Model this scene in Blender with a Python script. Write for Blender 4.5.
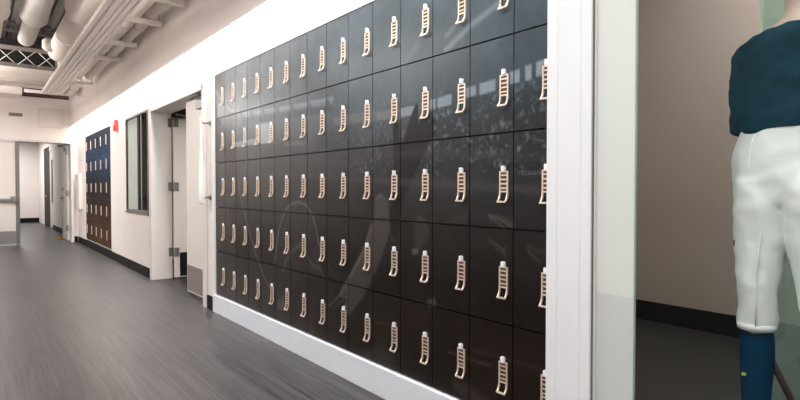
import bpy, bmesh, math, random
import numpy as np
from mathutils import Vector, Matrix
for o in list(bpy.data.objects): bpy.data.objects.remove(o)
SC = bpy.context.scene
COL = SC.collection
# ---------------------------------------------------------------- camera
cd = bpy.data.cameras.new('camera'); cam = bpy.data.objects.new('camera', cd); COL.objects.link(cam)
cd.sensor_width = 36; cd.lens = 545/800*36; cd.clip_start = .05; cd.clip_end = 80
cam.location = (-1.76, 0, 1.14)
cam.rotation_euler = (math.pi/2-math.atan(11/545), 0, -math.radians(38))
SC.camera = cam
# ---------------------------------------------------------------- light and exposure
SC.view_settings.view_transform = 'Standard'; SC.view_settings.look = 'None'
SC.view_settings.gamma = 1; SC.view_settings.exposure = 0.0
w = bpy.data.worlds.new('world'); SC.world = w; w.use_nodes = True
w.node_tree.nodes['Background'].inputs[0].default_value = (.9, .92, 1, 1)
w.node_tree.nodes['Background'].inputs[1].default_value = .2
def area(name, loc, size, watts, rot=(0,0,0), col=(1,1,1), spread=180):
    l = bpy.data.lights.new(name, 'AREA'); l.shape = 'RECTANGLE'; l.size, l.size_y = size
    l.energy = watts; l.color = col; l.spread = math.radians(spread)
    o = bpy.data.objects.new(name, l); COL.objects.link(o); o.location = loc; o.rotation_euler = rot
    return o
WARM = (1, .985, .975); COOL = (.9, .95, 1) 
# the strip light hidden in the slot above the lockers (washes the wall below)
area('cove_light', (-.075, 7.2, 2.66), (.09, 12.4), 180, col=(1, .97, .95))
# the corridor's own ceiling lights
area('corridor_light_near', (-1.9, 1.2, 3.35), (.5, 2.4), 90, col=(.95,.97,1))
area('corridor_light_back', (-1.6, -1.8, 3.3), (1.2, 1.2), 45, col=COOL)
area('corridor_light_middle', (-2.2, 5.2, 2.72), (.4, 2.2), 72, col=WARM)
area('corridor_light_far', (-2.3, 10.9, 2.72), (.4, 2.6), 130, col=WARM)
for x_, y_, sx_, sy_, w_ in ((-1.9,1.2,.5,2.4,30), (-2.2,5.2,.4,2.2,175), (-2.3,10.9,.4,2.6,230)):   # upward light added at the unseen pendants to brighten soffit and ducts
    area('added_uplight', (x_, y_, 3.46 if y_ < 2 else 2.86), (sx_, sy_), w_, rot=(math.pi,0,0), col=WARM)
area('back_corridor_light', (-1.2, 20.2, 2.7), (.8, 3), 115, col=WARM)
area('side_room_light', (1.6, 6.2, 2.1), (.6, .6), 42, col=(1,.97,.92))
area('added_mannequin_light', (.25, -.3, 3.3), (.4, .8), 40, col=(1,.98,.96))  # added lamp, lights the mannequin from the front; no fixture seen
area('display_light', (2.0, .7, 3.5), (.8, 1.0), 75, rot=(0,0,0), col=(1, .97, .93))
# ---------------------------------------------------------------- materials
def lin(c): 
    return tuple(((v/255)/12.92 if v/255 <= .04045 else ((v/255+.055)/1.055)**2.4) for v in c)
def mat(name, c, rough=.5, metal=0, noise=.06, scale=8, bump=0, coat=0, stretch=None, spec=.5, detail=3):
    """procedural surface: a base colour gently varied by noise"""
    m = bpy.data.materials.new(name); m.use_nodes = True; nt = m.node_tree; n = nt.nodes; L = nt.links
    b = n['Principled BSDF']; b.inputs['Roughness'].default_value = rough; b.inputs['Metallic'].default_value = metal
    b.inputs['Specular IOR Level'].default_value = spec
    b.inputs['Coat Weight'].default_value = coat; b.inputs['Coat Roughness'].default_value = .08
    tc = n.new('ShaderNodeTexCoord'); mp = n.new('ShaderNodeMapping'); L.new(tc.outputs['Object'], mp.inputs[0])
    if stretch: mp.inputs['Scale'].default_value = stretch
    nz = n.new('ShaderNodeTexNoise'); nz.inputs['Scale'].default_value = scale; nz.inputs['Detail'].default_value = detail
    L.new(mp.outputs[0], nz.inputs['Vector'])
    r = n.new('ShaderNodeValToRGB'); L.new(nz.outputs[0], r.inputs[0])
    l = lin(c) if max(c) > 1.001 else c
    r.color_ramp.elements[0].position = .3; r.color_ramp.elements[1].position = .7
    r.color_ramp.elements[0].color = tuple(v*(1-noise) for v in l)+(1,)
    r.color_ramp.elements[1].color = tuple(min(1, v*(1+noise)) for v in l)+(1,)
    L.new(r.outputs[0], b.inputs['Base Color'])
    if bump:
        bp = n.new('ShaderNodeBump'); bp.inputs['Strength'].default_value = bump; bp.inputs['Distance'].default_value = .002
        L.new(nz.outputs[0], bp.inputs['Height']); L.new(bp.outputs[0], b.inputs['Normal'])
    return m
def emit(name, c, s):
    m = bpy.data.materials.new(name); m.use_nodes = True; b = m.node_tree.nodes['Principled BSDF']
    b.inputs['Base Color'].default_value = c+(1,); b.inputs['Emission Color'].default_value = c+(1,)
    b.inputs['Emission Strength'].default_value = s; return m
def glass(name, tint, solid, rough=.0, alpha=.5, refl=.06):
    """thin pane: see-through mixed with a tinted diffuse film and a weak reflection"""
    m = bpy.data.materials.new(name); m.use_nodes = True; nt = m.node_tree; n = nt.nodes; L = nt.links
    n.remove(n['Principled BSDF']); out = n['Material Output']
    tr = n.new('ShaderNodeBsdfTransparent'); tr.inputs[0].default_value = tint+(1,)
    df = n.new('ShaderNodeBsdfDiffuse'); df.inputs[0].default_value = solid+(1,)
    gl = n.new('ShaderNodeBsdfGlossy'); gl.inputs['Roughness'].default_value = rough
    m1 = n.new('ShaderNodeMixShader'); m1.inputs[0].default_value = alpha
    m2 = n.new('ShaderNodeMixShader'); m2.inputs[0].default_value = refl
    L.new(tr.outputs[0], m1.inputs[1]); L.new(df.outputs[0], m1.inputs[2])
    L.new(m1.outputs[0], m2.inputs[1]); L.new(gl.outputs[0], m2.inputs[2]); L.new(m2.outputs[0], out.inputs[0])
    return m
PRINT_GAIN, PRINT_SHEEN = .72, .006
M = dict(
 wall=mat('wall_paint', (226,218,212), .75, noise=.02, scale=3),
 wall_far=mat('far_wall_paint', (228,220,215), .75, noise=.02, scale=3),
 soffit=mat('soffit_paint', (222,213,206), .8, noise=.03, scale=2),
 white=mat('white_enamel', (232,232,232), .35, noise=.01),
 frame=mat('frame_enamel', (210,204,200), .4, noise=.015),
 door=mat('door_paint', (214,207,200), .45, noise=.015),
 black=mat('black_rubber', (20,17,18), .75, spec=.2, noise=.1),
 dark=mat('dark_voids_and_mullion', (22,19,19), .8, noise=.1),  # dark colour in place of shade in unlit spaces; mullion too
 steel=mat('brushed_steel', (150,148,148), .35, .8, noise=.08, scale=6, stretch=(1,1,40)),
 hinge=mat('hinge_steel', (128,126,126), .4, .7, noise=.05),
 plinth=mat('plinth_enamel', (222,226,232), .4, noise=.01),
 latch=mat('champagne_metal', (232,212,194), .35, .5, noise=.05, scale=30),
 slot=mat('latch_dial_brown', (84,58,46), .4, .2, noise=.3, scale=200),
 knob=mat('white_latch_button', (246,246,246), .4, noise=.01),
 lbody=mat('locker_body_black', (14,13,13), .5, noise=.1),
 duct=mat('painted_duct', (228,218,209), .6, noise=.03, scale=4),
 conduit=mat('painted_conduit', (238,230,223), .55, noise=.03),
 deck=mat('dark_roof_deck', (46,39,35), .9, noise=.15),
 joist=mat('joist_paint', (140,130,121), .7, noise=.05),
 taupe=mat('taupe_wall_paint', (168,152,145), .85, noise=.03, scale=2),
 dfloor=mat('display_room_floor', (26,23,22), .6, noise=.15, scale=3, stretch=(6,1,1)),
 red=mat('red_alarm_plastic', (225,40,34), .4, noise=.03),
 redlens=mat('clear_alarm_lens', (245,180,175), .2, noise=.05),
 darkred=mat('dark_red_curtain', (96,20,28), .8, noise=.2),
 brass=mat('brass_stop', (176,130,44), .4, .6, noise=.1),
 skin=mat('mannequin_skin', (205,180,165), .3, noise=.03, scale=4),
 jersey=mat('teal_jersey_cloth', (2,50,64), .85, noise=.12, scale=5, spec=.04, bump=.0),
 sock=mat('teal_sock_knit', (2,50,78), .9, noise=.15, scale=60, spec=.1, bump=.4),
 pants=mat('white_pants_cloth', (226,228,226), .8, noise=.02, scale=20, spec=.2, bump=.2),
 piping=mat('white_seam_piping', (240,240,236), .7, noise=.01),
 logo=mat('grey_pants_mark', (70,74,78), .7, noise=.02),
 green=mat('small_green_mark', (150,180,70), .7, noise=.02),
 rod=mat('brown_support_rod', (74,56,48), .5, noise=.1),
 base=mat('display_plinth_paint', (40,38,38), .6, noise=.05),
 window=mat('window_frame_bronze', (96,86,80), .45, .3, noise=.05),
 copper=mat('copper_valve', (190,120,70), .4, .6, noise=.1),
 teal=mat('teal_pipe_cap', (60,120,110), .5, noise=.1),
 gasket=mat('brown_gasket', (120,100,88), .6, noise=.05),
)
M['glass'] = glass('clear_pane', (.98,.99,.98), (.8,.85,.82), alpha=.002, refl=.006)
M['greenpane'] = glass('pale_green_pane', (.72,.86,.80), (.58,.68,.62), alpha=.25, refl=.04)
M['winpane'] = glass('greenish_window_pane', (.75,.85,.8), (.60,.66,.62), alpha=.8, refl=.06)
M['blackpane'] = glass('dark_window_pane', (.5,.5,.5), (.01,.01,.01), alpha=.3, refl=.05)
M['side_top'] = glass('white_side_pane', (.9,.95,.92), (.75,.77,.72), alpha=.9, refl=.03)
M['side_low'] = glass('grey_side_pane', (.8,.85,.82), (.66,.67,.64), alpha=.9, refl=.03)
M['edge'] = mat('glass_edge', (190,210,192), .2, noise=.02)
# striped sheet floor: fine streaks along the corridor
def floor_mat():
    m = bpy.data.materials.new('striated_vinyl_floor'); m.use_nodes = True; nt = m.node_tree; n = nt.nodes; L = nt.links
    b = n['Principled BSDF']; tc = n.new('ShaderNodeTexCoord')
    def nz(sc, st, det=4):
        mp = n.new('ShaderNodeMapping'); mp.inputs['Scale'].default_value = st; L.new(tc.outputs['Object'], mp.inputs[0])
        t = n.new('ShaderNodeTexNoise'); t.inputs['Scale'].default_value = sc; t.inputs['Detail'].default_value = det
        L.new(mp.outputs[0], t.inputs['Vector']); return t
    a = nz(75, (1, .022, 1), 2); c = nz(24, (1, .03, 1), 2); d = nz(1.2, (1, 1, 1))
    mx = n.new('ShaderNodeMix'); mx.data_type = 'FLOAT'; mx.inputs[0].default_value = .4
    L.new(a.outputs[0], mx.inputs[2]); L.new(c.outputs[0], mx.inputs[3])
    m2 = n.new('ShaderNodeMix'); m2.data_type = 'FLOAT'; m2.inputs[0].default_value = .12
    L.new(mx.outputs[0], m2.inputs[2]); L.new(d.outputs[0], m2.inputs[3])
    r = n.new('ShaderNodeValToRGB'); L.new(m2.outputs[0], r.inputs[0])
    r.color_ramp.elements[0].position = .41; r.color_ramp.elements[1].position = .60
    r.color_ramp.elements[0].color = lin((26,25,27))+(1,); r.color_ramp.elements[1].color = lin((74,70,73))+(1,)
    L.new(r.outputs[0], b.inputs['Base Color']); b.inputs['Roughness'].default_value = .42; b.inputs['Specular IOR Level'].default_value = .45
    rr = n.new('ShaderNodeMapRange'); rr.inputs[3].default_value = .3; rr.inputs[4].default_value = .48
    L.new(mx.outputs[0], rr.inputs[0]); L.new(rr.outputs[0], b.inputs['Roughness'])
    bp = n.new('ShaderNodeBump'); bp.inputs['Strength'].default_value = .12; bp.inputs['Distance'].default_value = .002
    L.new(mx.outputs[0], bp.inputs['Height']); L.new(bp.outputs[0], b.inputs['Normal'])
    return m
M['floor'] = floor_mat()
def door_print_mat(name='printed_locker_laminate', rough=.3, spec=.25):
    """locker fronts: the printed picture is held per face corner, a fine grain goes over it"""
    m = bpy.data.materials.new(name); m.use_nodes = True; nt = m.node_tree; n = nt.nodes; L = nt.links
    b = n['Principled BSDF']; at = n.new('ShaderNodeAttribute'); at.attribute_name = 'print'
    tc = n.new('ShaderNodeTexCoord'); mp = n.new('ShaderNodeMapping'); mp.inputs['Scale'].default_value = (1, 1, .25)
    nz = n.new('ShaderNodeTexNoise'); nz.inputs['Scale'].default_value = 60; nz.inputs['Detail'].default_value = 3
    L.new(tc.outputs['Object'], mp.inputs[0]); L.new(mp.outputs[0], nz.inputs['Vector'])
    mr = n.new('ShaderNodeMapRange'); mr.inputs[3].default_value = .82; mr.inputs[4].default_value = 1.18
    L.new(nz.outputs[0], mr.inputs[0])
    mx = n.new('ShaderNodeVectorMath'); mx.operation = 'SCALE'
    L.new(at.outputs['Color'], mx.inputs[0]); L.new(mr.outputs[0], mx.inputs[3]); L.new(mx.outputs[0], b.inputs['Base Color'])
    b.inputs['Roughness'].default_value = rough; b.inputs['Specular IOR Level'].default_value = spec
    return m
M['print'] = door_print_mat(); M['print_matt'] = door_print_mat('matt_printed_laminate', .6, .06)
# ---------------------------------------------------------------- helpers
def link(name, me, m=None, parent=None, kind=None):
    o = bpy.data.objects.new(name, me); COL.objects.link(o)
    if m is not None:
        for x in (m if isinstance(m, (list, tuple)) else [m]): me.materials.append(x)
    if parent is not None: o.parent = parent
    if kind: o['kind'] = kind
    return o
class B:
    """collects shapes into one mesh"""
    def __init__(s): s.bm = bmesh.new(); s.mi = 0
    def _f(s, vs):
        try: f = s.bm.faces.new(vs); f.material_index = s.mi; return f
        except ValueError: return None
    def box(s, a, b):
        (x0,y0,z0),(x1,y1,z1) = a, b
        v = [s.bm.verts.new(p) for p in ((x0,y0,z0),(x1,y0,z0),(x1,y1,z0),(x0,y1,z0),(x0,y0,z1),(x1,y0,z1),(x1,y1,z1),(x0,y1,z1))]
        for f in ((3,2,1,0),(4,5,6,7),(0,1,5,4),(1,2,6,5),(2,3,7,6),(3,0,4,7)): s._f([v[i] for i in f])
        return s
    def loft(s, rings, cap=True, smooth=True):
        R = [[s.bm.verts.new(p) for p in r] for r in rings]; n = len(R[0])
        for a, b in zip(R, R[1:]):
            for i in range(n):
                f = s._f([a[i], a[(i+1)%n], b[(i+1)%n], b[i]])
                if f: f.smooth = smooth
        if cap: s._f(R[0][::-1]); s._f(R[-1])
        return s
    def tube(s, pts, r, n=10, cap=True):
        pts = [Vector(p) for p in pts]; rs = r if isinstance(r, (list,tuple)) else [r]*len(pts)
        rings = []; up = None
        for i, p in enumerate(pts):
            d = (pts[min(i+1,len(pts)-1)]-pts[max(i-1,0)]).normalized()
            if up is None: up = Vector((0,0,1)) if abs(d.z) < .9 else Vector((1,0,0))
            a = d.cross(up).normalized(); b = a.cross(d).normalized(); up = b
            rings.append([p+a*rs[i]*math.cos(2*math.pi*k/n)+b*rs[i]*math.sin(2*math.pi*k/n) for k in range(n)])
        return s.loft(rings, cap)
    def prism(s, poly, a, b, ax=0):
        """extrude 2D polygon between a and b along axis ax"""
        def P(q, t):
            q = list(q); q.insert(ax, t); return q
        A = [s.bm.verts.new(P(q,a)) for q in poly]; Bv = [s.bm.verts.new(P(q,b)) for q in poly]; n = len(poly)
        s._f(A[::-1]); s._f(Bv)
        for i in range(n): s._f([A[i], A[(i+1)%n], Bv[(i+1)%n], Bv[i]])
        return s
    def mesh(s, name):
        bmesh.ops.recalc_face_normals(s.bm, faces=s.bm.faces)
        me = bpy.data.meshes.new(name); s.bm.to_mesh(me); s.bm.free(); return me
    def obj(s, name, m, parent=None, kind=None, bevel=0):
        o = link(name, s.mesh(name), m, parent, kind)
        if bevel:
            md = o.modifiers.new('bevel', 'BEVEL'); md.width = bevel; md.segments = 2; md.limit_method = 'ANGLE'
        return o
def thing(name, label, cat, loc=(0,0,0), group=None, rz=0):
    o = bpy.data.objects.new(name, None); COL.objects.link(o); o.location = loc; o.rotation_euler = (0,0,rz)
    o.empty_display_size = .1
    tag(o, label, cat, group); return o
def tag(o, label, cat=None, group=None):
    o['label'] = label
    if cat: o['category'] = cat
    if group: o['group'] = group
    return o
def box(name, a, b, m, parent=None, kind=None, bevel=0): return B().box(a, b).obj(name, m, parent, kind, bevel)
ST = 'structure'
# ---------------------------------------------------------------- room shell
ZT = 4.2                                    # underside of the roof deck
box('floor', (-3.2,-3.2,-.1), (.0,13.5,0), M['floor'], kind=ST)
b = B(); b.box((-3.2,13.5,-.1), (.35,23,0)); b.obj('floor', M['floor'], kind=ST)
box('wall_left', (-3.2,-3.2,0), (-3.05,13.5,ZT), M['wall'], kind=ST)
box('baseboard_left', (-3.05,-3.2,0), (-3.035,13.5,.17), M['black'], kind=ST)
box('wall_back', (-3.2,-3.35,0), (3.2,-3.2,ZT), M['wall'], kind=ST)
# roof deck with ribs running along the corridor
b = B(); b.box((-3.2,-3.35,ZT), (3.2,13.7,ZT+.12))
x = -3.1
while x < -.2: b.box((x,-3.2,ZT-.05), (x+.06,13.5,ZT)); x += .18
b.obj('ceiling', M['deck'], kind=ST)
# right wall with its openings (lockers, double door, window, far lockers)
DY0, DY1, DZ = 5.30, 7.30, 2.135
WY0, WY1, WZ0, WZ1 = 7.50, 8.72, .855, 2.13
LY0, LP, LR, LZ = 1.2375, .2525, .404, .165   # lockers: near edge, pitch, row height, underside
LY1 = LY0+15*LP
FY0, FW = 9.92, .504; FY1 = FY0+5*FW; FZ = .15
LTOP = LZ+5*LR
b = B()
b.box((0,LY1,0), (.2,DY0,2.6)); b.box((0,DY0,DZ), (.2,DY1,2.6)); b.box((0,DY1,0), (.2,WY0,2.6))
b.box((0,WY0,0), (.2,WY1,WZ0)); b.box((0,WY0,WZ1), (.2,WY1,2.6)); b.box((0,WY1,0), (.2,FY0,2.6))
b.box((0,FY0,FZ+5*LR+.004), (.2,FY1,2.6)); b.box((0,FY1,0), (.2,13.5,2.6)); b.box((.02,FY0,0), (.2,FY1,FZ-.004))
b.box((0,LY0-.03,LTOP+.004), (.2,LY1,2.6)); b.box((.0,LY0,2.6), (.2,13.5,2.75))
b.obj('wall_right', M['wall'], kind=ST)
# dropped fascia in front of the light slot, up to the deck
b = B(); b.box((-.15,.2,2.455), (-.13,13.5,ZT)); b.box((-.13,.2,2.75), (0,13.5,2.77))
b.obj('trim_1', M['soffit'], kind=ST)
# baseboards on the right wall
for a, c in ((LY1,DY0-.06), (DY1+.05,WY1+1.21), (FY0,FY1), (FY1,13.42)):
    box('baseboard_right', (-.014,a,0), (.0 if a != FY0 else .02,c,.125), M['black'], kind=ST)
# white plinth below the lockers and white return edge at their far end
b = B(); b.box((-.022,LY0-.02,0), (.4,LY1+.01,LZ-.003))
b.obj('trim_2', M['plinth'], kind=ST, bevel=.003)
box('trim_3', (-.022,LY1+.002,0), (.0,LY1+.03,LTOP+.01), M['white'], kind=ST)
box('trim_4', (-.002,LY0,LTOP+.000), (.02,LY1,LTOP+.010), M['white'], kind=ST)
# ---------------------------------------------------------------- far wall with double door opening and plenum above
FX0, FX1, FZH, FT = -1.03, -.125, 2.11, 3.03
b = B()
b.box((FX1,13.5,0), (.2,13.7,FT)); b.box((-2.0,13.5,FZH), (FX1,13.7,FT)); b.box((-3.2,13.5,0), (-2.0,13.7,FT))
b.box((.0,13.5,FT), (.2,13.7,ZT))
b.obj('wall_far', M['wall_far'], kind=ST)
box('wall_plenum', (-3.2,13.66,FT), (.0,13.7,3.45), M['gasket'], kind=ST); box('wall_plenum', (-3.2,13.66,3.45), (.0,13.7,ZT), M['dark'], kind=ST)
box('baseboard_far', (FX1+.05,13.485,0), (-.015,13.5,.125), M['black'], kind=ST)
b = B(); b.box((FX1-.005,13.47,0), (FX1+.045,13.72,FZH+.04)); b.box((-2.0,13.47,FZH-.005), (FX1,13.72,FZH+.04)); b.box((-2.05,13.47,0), (-1.995,13.72,FZH+.04))
b.obj('door_frame', M['frame'], kind=ST, bevel=.004)
b = B(); b.box((-3.2,22.5,0), (.2,22.65,3)); b.box((-3.2,13.7,0), (-3.05,22.5,3)); b.box((0.0,13.7,0), (.2,18.2,3)); b.box((.0,18.2,2.25), (.2,19.1,3))
b.box((.0,20.7,0), (.2,22.65,3)); b.box((.0,19.1,2.4), (.2,20.7,3))
b.obj('wall_far_corridor', M['wall_far'], kind=ST)
box('ceiling', (-3.2,13.7,3.0), (.3,22.65,3.1), M['wall_far'], kind=ST)
b = B(); b.box((-3.05,22.48,0), (.03,22.5,.15)); b.box((-.015,13.75,0), (.0,18.2,.13))
b.obj('baseboard_far', M['black'], kind=ST)
# unlit doorway as a dark-coloured slab, and narrow glazed door in the far corridor's right wall
box('wall_far_room', (.9,18.2,0), (1.0,20.8,3), M['dark'], kind=ST)
d = box('dark_doorway', (.01,19.1,0.02), (.05,20.7,2.38), M['dark'], kind=ST)
b = B(); b.tube([(.01,19.35,.93),(-.07,19.35,.93),(-.07,19.55,.93)], .014); b.obj('door_handle', M['steel'], d)
d = box('door_6', (.01,18.2,.02), (.06,19.08,2.24), M['door'], kind=ST)
box('glass_strip', (.0,18.35,.75), (.012,18.62,1.98), M['rod'], d)
# open right leaf folded back into the far corridor
d = box('door_3', (-.165,13.78,.015), (-.12,14.68,2.09), M['door'], kind=ST, bevel=.003)
b = B(); b.tube([(-.165,14.52,.93),(-.215,14.52,.93),(-.22,14.44,.93)], .013); b.box((-.175,14.485,.86), (-.165,14.555,1.0)); b.obj('door_handle', M['steel'], d)
b = B(); b.tube([(-.165,14.52,1.14),(-.182,14.52,1.14)], .03, 14); b.obj('lock', M['steel'], d)
b = B(); b.box((-.20,14.05,1.98), (-.165,14.3,2.05)); b.tube([(-.19,14.2,2.06),(-.32,14.0,2.08),(-.2,13.75,2.09)], .01); b.obj('door_closer', M['hinge'], d)
for z in (1.94,1.05,.3):
    bb = B(); bb.box((-.185,13.72,z-.06), (-.165,13.78,z+.06)); bb.tube([(-.185,13.75,z-.06),(-.185,13.75,z+.06)], .012); bb.obj('hinge', M['hinge'], d)
box('strike_plate', (-.17,14.6,.25), (-.165,14.66,.5), M['hinge'], d)
# closed left leaf with push bar and kick plate
d = box('door_4', (-1.99,13.49,.015), (FX0-.07,13.535,2.1), M['door'], kind=ST, bevel=.003)
box('meeting_edge', (FX0-.07,13.47,.01), (FX0+.0,13.54,2.1), M['hinge'], d, bevel=.003)
box('kick_plate', (-1.95,13.483,.03), (FX0-.075,13.49,.29), M['steel'], d)
b = B(); b.box((-1.95,13.40,.90), (-1.17,13.46,.95)); b.box((-1.19,13.42,.87), (-1.09,13.49,.99)); b.tube([(-1.13,13.42,.93),(-1.13,13.40,.93)], .03, 14)
b.obj('push_bar', M['steel'], d, bevel=.006)
# wall items on the far wall
p = thing('access_panel', 'pale square flush panel high on the far wall above the double door', 'panel', (-.48,13.5,2.6))
B().box((-.2,-.012,-.17), (.2,.0,.2)).obj('panel_face', M['soffit'], p, bevel=.004)
b = B(); b.box((-.215,-.016,-.185), (.215,-.006,-.17)); b.box((-.215,-.016,.2), (.215,-.006,.215)); b.box((-.215,-.016,-.17), (-.2,-.006,.2)); b.box((.2,-.016,-.17), (.215,-.006,.2))
b.obj('panel_frame', M['door'], p)
p = thing('wall_vent', 'small oblong grey vent on the far wall, left of the square panel', 'vent', (-1.08,13.5,2.645))
box('vent_frame', (-.115,-.014,-.035), (.115,0,.035), M['joist'], p, bevel=.003)
b = B()
for i in range(8): b.box((-.095+i*.024,-.018,-.024), (-.083+i*.024,-.013,.024))
b.obj('vent_slats', M['gasket'], p)
p = thing('door_stop', 'brass floor stop at the foot of the open door leaf in the far wall', 'door stop', (-.24,14.55,0))
b = B(); b.box((-.05,-.04,0), (.06,.04,.02)); b.obj('stop_base', M['brass'], p, bevel=.004)
b = B(); b.tube([(0,0,.02),(0,0,.07)], [.028,.022], 12); b.obj('stop_post', M['brass'], p)
# ---------------------------------------------------------------- side room behind the double door (it is seen through the opening)
b = B(); b.box((.2,8.0,0), (3.0,8.1,2.9)); b.box((3.0,4.95,0), (3.1,8.1,2.9)); b.box((.2,4.9,0), (3.0,5.0,2.9))
b.obj('wall_side_room', M['wall_far'], kind=ST)
b = B(); b.box((.2,7.985,0), (3.0,8.0,.15)); b.box((2.985,5.0,0), (3.0,8.0,.15)); b.obj('baseboard_side_room', M['black'], kind=ST)
box('ceiling', (.2,4.9,2.15), (3.1,8.1,2.25), M['dark'], kind=ST)  # set low and coloured dark to give the shade above the open leaf
box('floor', (.0,4.9,-.1), (3.1,8.1,0), M['floor'], kind=ST)
# door frame: jambs and header
b = B(); b.box((-.025,DY1-.045,0), (.225,DY1+.05,DZ+.03)); b.box((-.025,DY0-.06,0), (.225,DY0+.03,DZ+.03)); b.box((-.025,DY0,DZ-.04), (.225,DY1,DZ+.03))
b.obj('door_frame', M['frame'], kind=ST, bevel=.004)
# far leaf, swung open into the room, on three hinges
d = box('door_2', (.235,DY1-.10,.015), (1.16,DY1-.055,2.03), M['door'], kind=ST, bevel=.003)
box('kick_plate', (.30,DY1-.106,.03), (1.12,DY1-.10,.33), M['black'], d)
for z in (1.98,1.17,.34):
    bb = B(); bb.box((.18,DY1-.056,z-.055), (.232,DY1-.045,z+.055)); bb.box((.235,DY1-.112,z-.055), (.29,DY1-.10,z+.055)); bb.tube([(.235,DY1-.078,z-.058),(.235,DY1-.078,z+.058)], .012); bb.obj('hinge', M['hinge'], d)
b = B(); b.box((.45,DY1-.15,1.93), (.75,DY1-.10,2.0)); b.tube([(.6,DY1-.14,2.02),(.4,DY1-.32,2.03),(.21,DY1-.3,2.06)], .011); b.obj('door_closer', M['hinge'], d)
# near leaf, nearly closed, with bat-shaped pull
NY0, NY1 = DY0+.035, 6.10
d = box('door_1', (.06,NY0,.03), (.105,NY1,DZ-.06), M['door'], kind=ST, bevel=.003)
box('kick_plate', (.054,NY0+.03,.05), (.06,NY1-.03,.32), mat('grey_kick_plate', (122,112,110), .5, noise=.03), d)
b = B(); b.box((.02,NY0+.05,1.95), (.06,NY0+.33,2.03)); b.tube([(.03,NY0+.2,2.04),(-.0,NY0+.42,2.06),(.02,NY0+.2,2.085)], .012); b.obj('door_closer', M['hinge'], d)
# baseball-bat shaped pull mounted on the near end, in front of the frame
bt = thing('bat_pull_handle', 'white baseball bat shaped pull handle beside the double door', 'door handle', (-.085,5.155,1.0))
b = B()
prof = [(-.004,.012),(.0,.030),(.012,.036),(.10,.037),(.25,.034),(.36,.028),(.46,.020),(.56,.0145),(.74,.0135),(.775,.016),(.785,.024),(.80,.024),(.806,.01)]
b.tube([(0,0,z) for z,_ in prof], [r*.72 for _,r in prof], 16); b.obj('bat', M['white'], bt)
for z in (.06,.76):
    b = B(); b.tube([(0,0,z),(.085,0,z)], .011, 10); b.tube([(.075,0,z),(.085,0,z)], .024, 14); b.obj('standoff', M['steel'], bt)
# ---------------------------------------------------------------- window in the right wall
wn = B().box((-.01,WY0-.0,WZ0-.035), (.12,WY1,WZ0)).box((-.01,WY0,WZ1), (.12,WY1,WZ1+.03)).box((-.01,WY0-.03,WZ0-.035), (.12,WY0,WZ1+.03)).box((-.01,WY1,WZ0-.035), (.12,WY1+.03,WZ1+.03)).obj('window_1', M['window'], kind=ST, bevel=.003)
box('window_sill', (-.02,WY0-.03,WZ0-.05), (.1,WY1+.03,WZ0-.03), M['window'], wn)
box('pane', (.014,8.12,WZ0), (.022,WY1,WZ1), M['winpane'], wn)
box('mullion', (.01,8.02,WZ0), (.04,8.12,WZ1), M['dark'], wn)
box('mullion', (.01,7.88,WZ0), (.04,7.93,WZ1), M['hinge'], wn)
box('pane', (.014,WY0,WZ0), (.022,8.02,WZ1), M['blackpane'], wn)
b = B(); b.box((.2,WY1+.8,0), (1.6,WY1+.9,2.75)); b.box((1.5,8.1,0), (1.6,WY1+.9,2.75)); b.box((.2,8.1,2.75), (1.6,WY1+.9,2.8)); b.obj('wall_window_room', M['dark'], kind=ST)
b = B()
for i in range(12):
    y = 7.6+i*.045; b.tube([(.17+.012*(i%2),y,WZ0+.02),(.17+.012*(i%2),y,WZ1-.02)], .024, 8)
tag(b.obj('curtain', M['darkred']), 'dark red curtain hanging inside the right side of the corridor window', 'curtain')
# fire alarm strobe
s = thing('fire_alarm', 'small red fire alarm strobe on the white wall left of the window', 'fire alarm', (0,9.36,2.12))
b = B(); b.box((-.05,-.07,-.085), (0,.07,.085)); b.obj('housing', M['red'], s, bevel=.008)
b = B(); b.box((-.075,-.04,.0), (-.05,.04,.05)); b.obj('lens', M['redlens'], s, bevel=.006)
b = B(); b.tube([(-.05,0,-.04),(-.058,0,-.04)], .03, 16); b.obj('horn', M['red'], s)
# shallow metal cabinet on the wall by the corner
s = thing('wall_cabinet', 'shallow pale metal cabinet on the right wall near the far corner', 'cabinet', (0,13.15,.72))
box('cabinet_box', (-.06,-.25,0), (0,.25,.74), M['door'], s, bevel=.004)
box('cabinet_door', (-.068,-.23,.02), (-.06,.23,.72), M['frame'], s)
box('cabinet_latch', (-.074,-.2,.34), (-.068,-.18,.4), M['steel'], s)
# ---------------------------------------------------------------- strip light in the slot
s = thing('strip_light', 'long white strip light tucked in the slot above the lockers', 'light', (-.07,7.2,2.69))
box('light_housing', (-.045,-6.2,.01), (.045,6.2,.05), M['white'], s)
box('diffuser', (-.04,-6.15,0), (.04,6.15,.01), emit('strip_light_diffuser', (1,.98,.96), 6), s)
# ceiling luminaires of the corridor (they carry the lamps set above)
for (x,y,sx,sy,lab) in ((-1.9,1.2,.5,2.4,'near the camera'), (-2.2,5.2,.4,2.2,'half way along the corridor'), (-2.3,10.9,.4,2.6,'towards the far wall'), (-1.6,-1.8,1.2,1.2,'behind the camera')):
    s = thing('ceiling_light', 'white pendant corridor light '+lab, 'light', (x,y,3.36 if y < 2 else 2.76), 'corridor ceiling lights')
    box('light_housing', (-sx/2-.02,-sy/2-.02,.02), (sx/2+.02,sy/2+.02,.09), M['white'], s)
    for k in (-1,1):
        B().tube([(0,k*sy*.35,.09),(0,k*sy*.35,ZT-s.location.z)], .006, 6).obj('hanger', M['steel'], s)
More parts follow.
